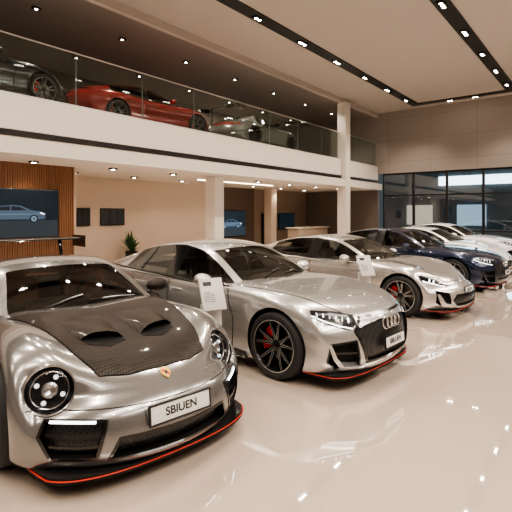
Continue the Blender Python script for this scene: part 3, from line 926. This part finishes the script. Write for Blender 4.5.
mt_edge = simple('glass_edge', (0.16, 0.20, 0.19), 0.3)
mt_em = simple('downlight_lens', (1, 1, 1), 0.4, emis=(1.0, 0.88, 0.72), estr=50)
mt_emw = simple('light_strip', (1, 1, 1), 0.4, emis=(1.0, 0.78, 0.55), estr=8)

def sbox(name, a, b, mat, kind='structure'):
    g = Geo(); a = Vector(a); b = Vector(b); c = (a+b)/2; d = b-a
    g.box((0, 0, 0), d)
    o = g.obj(name, mat, None, False); o.location = c
    if kind: o['kind'] = kind
    return o

sbox('floor', (X0, Y0, -.2), (LX+.2, YB, 0), mt_floor)
sbox('ceiling', (X0, Y0, HC), (LX+.2, DY, HC+.2), mt_ceil)
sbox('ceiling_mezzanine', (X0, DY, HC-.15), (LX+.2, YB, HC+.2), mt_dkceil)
sbox('trim_1', (X0, DY-.05, HC-.22), (LX, DY+.1, HC), mt_ceil)
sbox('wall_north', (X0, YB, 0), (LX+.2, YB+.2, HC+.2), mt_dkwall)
sbox('wall_west', (X0-.2, Y0, 0), (X0, YB, HC+.2), mt_taupe)
sbox('wall_south', (X0, Y0-.2, 0), (LX+.2, Y0, HC+.2), mt_taupe)
def panelwall():
    m, nt, p = new_mat('wall_panels')
    tc = nt.nodes.new('ShaderNodeTexCoord'); sp = nt.nodes.new('ShaderNodeSeparateXYZ'); cb = nt.nodes.new('ShaderNodeCombineXYZ')
    br = nt.nodes.new('ShaderNodeTexBrick'); br.offset = 0
    br.inputs['Scale'].default_value = 1; br.inputs['Brick Width'].default_value = 2.2; br.inputs['Row Height'].default_value = 1.15; br.inputs['Mortar Size'].default_value = .010
    br.inputs['Color1'].default_value = (.29, .25, .225, 1); br.inputs['Color2'].default_value = (.305, .263, .236, 1); br.inputs['Mortar'].default_value = (.20, .17, .15, 1)
    nt.links.new(tc.outputs['Object'], sp.inputs[0]); nt.links.new(sp.outputs['Y'], cb.inputs[0]); nt.links.new(sp.outputs['Z'], cb.inputs[1])
    nt.links.new(cb.outputs[0], br.inputs['Vector']); nt.links.new(br.outputs['Color'], p.inputs['Base Color']); p.inputs['Roughness'].default_value = .5
    return m
mt_panel = panelwall()
WT = 3.95
sbox('wall_east', (LX, Y0, WT), (LX+.2, YB, HC+.2), mt_panel)
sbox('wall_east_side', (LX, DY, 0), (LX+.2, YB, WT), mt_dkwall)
yy = 9.7; k = 1
while yy > -3:
    g = Geo()
    g.box((0, 0, WT/2), (.02, 1.6, WT), mi=0)
    for dy in (-.8, .8): g.box((0, dy, WT/2), (.10, .06, WT), mi=1)
    for z in (.05, .95, 2.75, WT-.05): g.box((0, 0, z), (.09, 1.6, .07), mi=1)
    o = g.obj('window_%d' % k, [mt_win, mt_black], None, False); o.location = (LX+.1, yy-.8, 0); o['kind'] = 'structure'
    yy -= 1.66; k += 1
sbox('wall_east_base', (LX, Y0, 0), (LX+.2, yy, WT), mt_taupe)
# outside
mt_out = simple('outside_facade', (0.10, 0.12, 0.13), 0.7, emis=(0.35, 0.43, 0.46), estr=.16)  # facade has a faint glow put into its material, no lamp there
sbox('trim_2', (40, -30, 0), (40.5, 40, 9), mt_out)
mt_outl = simple('outside_added_glow', (0.5, 0.6, 0.7), 0.7, emis=(0.92, 0.97, 1.0), estr=10.0)  # glowing bar added outside to give the windows their bright strip
sbox('trim_3', (39.8, -14, 4.15), (39.9, 11.5, 4.9), mt_outl)
for i in range(5): sbox('trim_%d' % (20+i), (39.7, 12-i*4.2, .8), (39.8, 14.2-i*4.2, 2.5), simple('shop_glow%d' % i, (.3, .3, .3), .6, emis=((1, .8, .6), (.7, .85, 1), (1, .9, .75), (.8, .9, 1), (.8, .9, 1))[i], estr=1.6))
sbox('floor_outside', (LX+.3, -30, -.2), (41, 40, -.02), mt_vent)

# mezzanine slab, fascia, vents
ZS0 = 3.07
sbox('trim_4', (X0, DY, 3.30), (LX, DY+.3, ZF), mt_white)
sbox('trim_5', (X0, DY-.04, 3.46), (LX, DY-.001, 3.60), mt_vent)
for i in range(4):
    sbox('trim_%d' % (12+i), (X0, DY-.06, 3.475+i*.033), (LX, DY-.04, 3.485+i*.033), mt_black)
sbox('trim_7', (X0, DY-.25, ZS0), (LX, DY+.4, 3.40), mt_white)
sbox('floor_mezzanine', (X0, DY+.3, 3.6), (LX, YB, ZF), mt_dkceil)
sbox('ceiling_lower', (X0, DY+.4, ZS0), (LX, YB, 3.2), mt_white)

for n, (x, y, zt, m) in enumerate([(11.3, 10.7, ZS0, mt_white), (19.4, 9.95, HC-.22, mt_white), (18.2, 13.4, ZS0, mt_wall), (21.9, 11.2, ZS0, mt_wall)]):
    g = Geo(); g.box((0, 0, zt/2), (.45, .45, zt), bev=.01); o = g.obj('column', m, None, False); o.location = (x, y, 0)
    o['label'] = 'square plastered structural column'; o['category'] = 'column'
sbox('wall_beige', (6.5, 14.2, 0), (14.4, 14.4, ZS0), mt_wall)
sbox('wall_return', (6.5, 11.6, 0), (6.7, 14.2, ZS0), mt_wall)
sbox('wall_lobby', (14.4, 14.6, 0), (18.4, 14.8, ZS0), simple('wall_brown', (.14, .10, .08), .6, noise=.06))
sbox('wall_lobby_far', (18.4, 14.6, 0), (LX, 14.8, ZS0), simple('wall_tan', (.34, .26, .20), .6, noise=.06))
g = Geo(); g.box((0, .06, 1.535), (8.6, .08, 3.07))
for i in range(143): g.box((-4.27+i*.06, 0, 1.535), (.038, .05, 3.07))
o = g.obj('wall_slats', mt_wood, None, False); o.location = (2.3, 11.5, 0); o['kind'] = 'structure'

def screen(loc, w, h, label, art=True, rz=0, gain=1.0):
    e = empty('television', label, 'screen', loc, rz)
    g = Geo(); g.box((0, .03, 0), (w, .05, h), bev=.01); g.obj('frame', M['glossblack'], e)
    g = Geo(); g.box((0, 0, 0), (w-.06, .008, h-.06)); g.obj('display', simple('screen_blue', (.005, .01, .015), .25, emis=(.018, .032, .045), estr=.45*gain), e, False)
    if art:
        g = Geo()
        def poly(pts, y, mi): g.add([(x*w*.78, y, z*h*1.0) for x, z in pts], [list(range(len(pts)))], mi)
        poly([(-.62, -.13), (.62, -.13), (.62, -.46), (-.62, -.46)], -.0055, 4)
        poly([(-.44, -.1), (-.44, 0), (-.40, .04), (-.28, .065), (-.14, .15), (.0, .175), (.12, .16), (.26, .07), (.38, .05), (.44, .0), (.45, -.08), (.42, -.11), (-.42, -.11)], -.007, 0)
        poly([(-.24, .065), (-.13, .13), (-.02, .15), (-.02, .065)], -.0085, 1)
        poly([(0, .065), (0, .15), (.10, .14), (.20, .07)], -.0085, 1)
        for cx in (-.28, .29):
            for rr, mi, y in ((.085, 1, -.009), (.055, 2, -.0095), (.02, 1, -.010)):
                g.add([(cx*w*.78+rr*h*1.0*math.cos(a), y, -.10*h+rr*h*math.sin(a)) for a in [i*math.pi/12 for i in range(24)]], [list(range(24))], mi)
        poly([(.38, .03), (.44, .0), (.43, -.015), (.37, .01)], -.0085, 3)
        poly([(-.44, .01), (-.44, .03), (-.36, .03), (-.36, .01)], -.0085, 5)
        poly([(-.40, -.02), (.36, -.01), (.36, -.002), (-.40, -.01)], -.0085, 2)
        g.obj('picture', [simple('screen_car', (.04, .06, .09), .3, emis=(.075, .13, .20), estr=.55*gain), simple('screen_dark', (.01, .01, .02), .3, emis=(.01, .02, .03), estr=.5),
                          simple('screen_line', (.1, .2, .3), .3, emis=(.3, .42, .55), estr=.4*gain), simple('screen_lamp', (.8, .9, 1), .3, emis=(.8, .9, 1), estr=2), simple('screen_road', (.02, .03, .04), .3, emis=(.03, .045, .06), estr=.5*gain), simple('screen_red', (.6, .05, .05), .3, emis=(.8, .05, .03), estr=1)], e, False)
    return e
screen((4.9, 11.40, 1.80), 2.4, 1.25, 'wide wall screen showing a blue car on the slatted wood wall')
screen((16.5, 14.5, 1.30), 2.2, 1.3, 'wall screen showing a blue car in the lobby', gain=1.8)
screen((21.3, 14.5, 1.35), 1.6, .9, 'dark wall screen in the lobby', False)
for x, w in ((8.45, .5), (9.6, 1.0)):
    e = empty('picture_frame', 'small black framed display on the beige wall', 'picture', (x, 14.16, 1.68))
    g = Geo(); g.box((0, 0, 0), (w, .05, .62), bev=.01); g.obj('frame', mt_black, e)
    for i in range(3):
        g = Geo(); g.box((-w/2+w*(i+.5)/3, -.028, 0), (w/3-.05, .006, .5)); g.obj('panel', simple('frame_panel', (.04, .05, .055), .2), e, False)
e = empty('reception_counter', 'long beige reception counter in the lobby', 'counter', (21.0, 12.9, 0))
g = Geo(); g.box((0, 0, .5), (3.0, .7, 1.0), bev=.02); g.obj('body', mt_wall, e)
g = Geo(); g.box((0, 0, 1.03), (3.2, .85, .06), bev=.01); g.obj('countertop', mt_white, e)
e = empty('display_shelf', 'dark shelf with red and yellow merchandise boxes', 'shelf', (19.4, 14.35, 0))
g = Geo()
for z in (.7, 1.2, 1.7): g.box((0, 0, z), (1.0, .3, .04))
for x in (-.5, .5): g.box((x, 0, .9), (.04, .3, 1.8))
g.obj('rack', mt_black, e, False)
cols = [(.6, .05, .03), (.7, .4, .03), (.08, .2, .5), (.6, .05, .03), (.7, .5, .1), (.5, .5, .5)]
for i, c in enumerate(cols):
    o = sbox('gift_box', (19.05+(i % 3)*.25, 14.25, 1.225+.5*(i//3)-.0), (19.23+(i % 3)*.25, 14.42, 1.50+.5*(i//3)), simple('box_col%d' % i, c, .4), None)
    o['label'] = 'coloured merchandise box on the dark shelf'; o['category'] = 'box'; o['group'] = 'merchandise boxes'
e = empty('potted_plant', 'leafy green plant in a dark pot by the beige wall', 'plant', (10.0, 13.6, 0))
g = Geo(); g.lathe([(.0001, 0), (.16, 0), (.22, .45), (.19, .45), (.18, .40), (.0001, .40)], n=24); g.obj('pot', mt_black, e)
g = Geo()
for i in range(34):
    a = random.uniform(0, 6.28); el = random.uniform(.3, 1.4); ln = random.uniform(.6, 1.1)
    pts = []
    for t in (0, .35, .7, 1):
        r = ln*t*math.cos(el)*.7; z = .4+ln*t*math.sin(el)-.2*t*t*ln
        pts.append((Vector((r*math.cos(a), r*math.sin(a), z)), .05*math.sin(math.pi*(t*.85+.1))))
    sd = Vector((-math.sin(a), math.cos(a), 0)); V = []
    for p, w in pts: V += [p+sd*w, p-sd*w]
    g.add(V, [[0, 1, 3, 2], [2, 3, 5, 4], [4, 5, 7, 6]])
g.obj('foliage', simple('leaf_green', (.03, .09, .025), .5, noise=.3), e)

# balustrade
xx = -2.0
while xx < LX-.5:
    x1 = min(xx+1.96, LX-.05)
    e = empty('glass_balustrade', 'clear glass railing panel with slim metal handrail', 'railing', ((xx+x1)/2, DY+.12, ZF), group='mezzanine glass railing')
    w = x1-xx
    g = Geo(); g.box((0, 0, .64), (w-.02, .016, 1.28)); g.obj('glass_panel', mt_rail, e, False)
    g = Geo(); g.box((0, 0, 1.30), (w, .04, .028)); g.obj('handrail', mt_steel, e, False)
    for sx in (-1, 1):
        g = Geo(); g.box((sx*(w/2-.008), 0, .64), (.006, .02, 1.27)); g.obj('glass_edge', mt_edge, e, False)
    g = Geo(); g.box((0, 0, .025), (w, .06, .05)); g.obj('base_channel', mt_steel, e, False)
    xx += 1.96
# mezzanine interior
sbox('wall_mezzanine_block', (12.6, 17.2, ZF), (15.2, 18.9, HC-.15), simple('block_grey', (.30, .33, .30), .35, noise=.05))
sbox('wall_mezzanine_end', (LX-3, 15, ZF), (LX, 15.2, HC-.15), mt_taupe)
o = sbox('light_strip', (15.4, 18.9, 6.5), (21.5, 19.0, 6.56), mt_emw, None); o['label'] = 'warm linear wall light on the mezzanine'; o['category'] = 'light'
HT = HC-.02
sbox('trim_8', (X0, 7.45, HT-.02), (22.4, 7.85, HC), mt_black)
sbox('trim_9', (X0, 3.2, HT-.02), (22.4, 3.6, HC), mt_black)
sbox('trim_10', (22.4, -7, HT-.02), (22.8, 7.85, HC), mt_black)
sbox('trim_11', (X0, -2.6, HT-.02), (22.4, -2.2, HC), mt_black)

LC = (1, .865, .72)
def spot(x, y, z, e, size=110, r=.05, col=LC):
    l = bpy.data.lights.new('spot', 'SPOT'); l.energy = e; l.spot_size = rad(size); l.spot_blend = .6; l.shadow_soft_size = r; l.color = col
    o = link(bpy.data.objects.new('spot', l)); o.location = (x, y, z); return o
def fixture(x, y, z, n=3, r=.045, grp='ceiling track spotlights', along='X'):
    e = empty('ceiling_spotlight', 'small round downlights set in the ceiling', 'light', (x, y, z), group=grp)
    g = Geo(); g.box((0, 0, .0), ((n*.14+.04) if along == 'X' else .16, .16 if along == 'X' else (n*.14+.04), .04)); g.obj('housing', mt_black, e, False)
    for k in range(n):
        g = Geo()
        d = (k-(n-1)/2)*.14
        g.lathe([(.0001, -.024), (r, -.024), (r, -.018)], (d, 0, 0) if along == 'X' else (0, d, 0), 16)
        g.obj('lens', mt_em, e)
for y in (7.65, 3.4, -2.4):
    x = -4
    while x < 22:
        fixture(x, y, HT-.04, 3 if int(x*10) % 2 == 0 else 2)
        spot(x, y, HT-.12, 420)
        x += 2.3
for y in (6, 4.9, 2.0, .5): fixture(22.6, y, HT-.04, 2, along='Y')
for x in (5.2, 7.4, 9.6, 11.8, 14.0, 16.2, 18.4, 20.6):
    for y in (10.9, 12.9):
        fixture(x, y, ZS0-.02, 1, .05, 'soffit downlights')
        spot(x, y, ZS0-.08, 50, 120, .05, (1, .80, .58))
for x in (3, 5.6, 8.2, 10.8, 13.4, 16, 18.6, 21.2):
    for y in (11.6, 14.2, 16.8):
        fixture(x, y, HC-.17, 1, .035, 'mezzanine downlights')
    spot(x, 10.8, HC-.25, 170, 130, .05)
    spot(x, 15.5, HC-.25, 100, 140, .05)
o = sbox('light_strip', (11.8, 12.0, ZS0-.03), (16.5, 12.06, ZS0), mt_emw, None); o['label'] = 'linear ceiling light under the mezzanine'; o['category'] = 'light'
def area(x, y, z, sx, sy, e, col=(1, .90, .80)):
    l = bpy.data.lights.new('panel', 'AREA'); l.shape = 'RECTANGLE'; l.size = sx; l.size_y = sy; l.energy = e; l.color = col  # softbox added out of view for fill, not a panel of the room
    o = link(bpy.data.objects.new('added_softbox', l)); o.location = (x, y, z); return o
area(2, -1.4, HC-.06, 9, .5, 340)
area(13, -1.4, HC-.06, 9, .5, 380)
area(5, -5.5, HC-.06, 14, .6, 420)

def kiosk(x, y, rz, grp='car information stands'):
    e = empty('information_stand', 'slim white information stand with tilted spec panel beside a car', 'sign', (x, y, 0), rz, grp)
    rt = Matrix.Rotation(rad(-28), 3, 'X')
    g = Geo(); g.box((0, 0, .012), (.30, .30, .024), bev=.006); g.obj('base', mt_white, e)
    g = Geo(); g.box((0, .02, .40), (.24, .05, .78), rot=Matrix.Rotation(rad(-4), 3, 'X'), bev=.012); g.obj('post', simple('stand_white', (.50, .48, .46), .35), e)
    g = Geo(); g.box((0, 0, .90), (.28, .03, .38), rot=rt, bev=.008); pn = g.obj('panel', simple('stand_panel', (.52, .50, .48), .3), e)
    for i in range(6):
        wq = .13 if i else .08
        g = Geo(); g.box(Vector((-.11+wq/2, 0, .90))+rt @ Vector((0, -.0165, .02-.022*i)), (wq, .001, .006), rot=rt)
        g.obj('text_line', M['ink'], pn, False)
    g = Geo(); g.box(Vector((-.05, 0, .90))+rt @ Vector((0, -.0165, .12)), (.10, .001, .05), rot=rt); g.obj('print', M['ink'], pn, False)
kiosk(3.70, 3.54, rad(-25)); kiosk(7.35, 3.35, rad(-30))

w = bpy.data.worlds.new('World'); scene.world = w; w.use_nodes = True
w.node_tree.nodes['Background'].inputs[0].default_value = (.06, .07, .09, 1); w.node_tree.nodes['Background'].inputs[1].default_value = .5
cam = bpy.data.cameras.new('Camera'); co = link(bpy.data.objects.new('Camera', cam))
co.location = (0, 0, H_EYE); co.rotation_euler = (rad(90), 0, TH-rad(90))
cam.sensor_width = 36; cam.lens = 36*450/512; cam.shift_y = -43/512; cam.clip_end = 200
scene.camera = co
scene.view_settings.view_transform = 'AgX'
try: scene.view_settings.look = 'AgX - Medium High Contrast'
except Exception: pass
scene.view_settings.exposure = 0.2
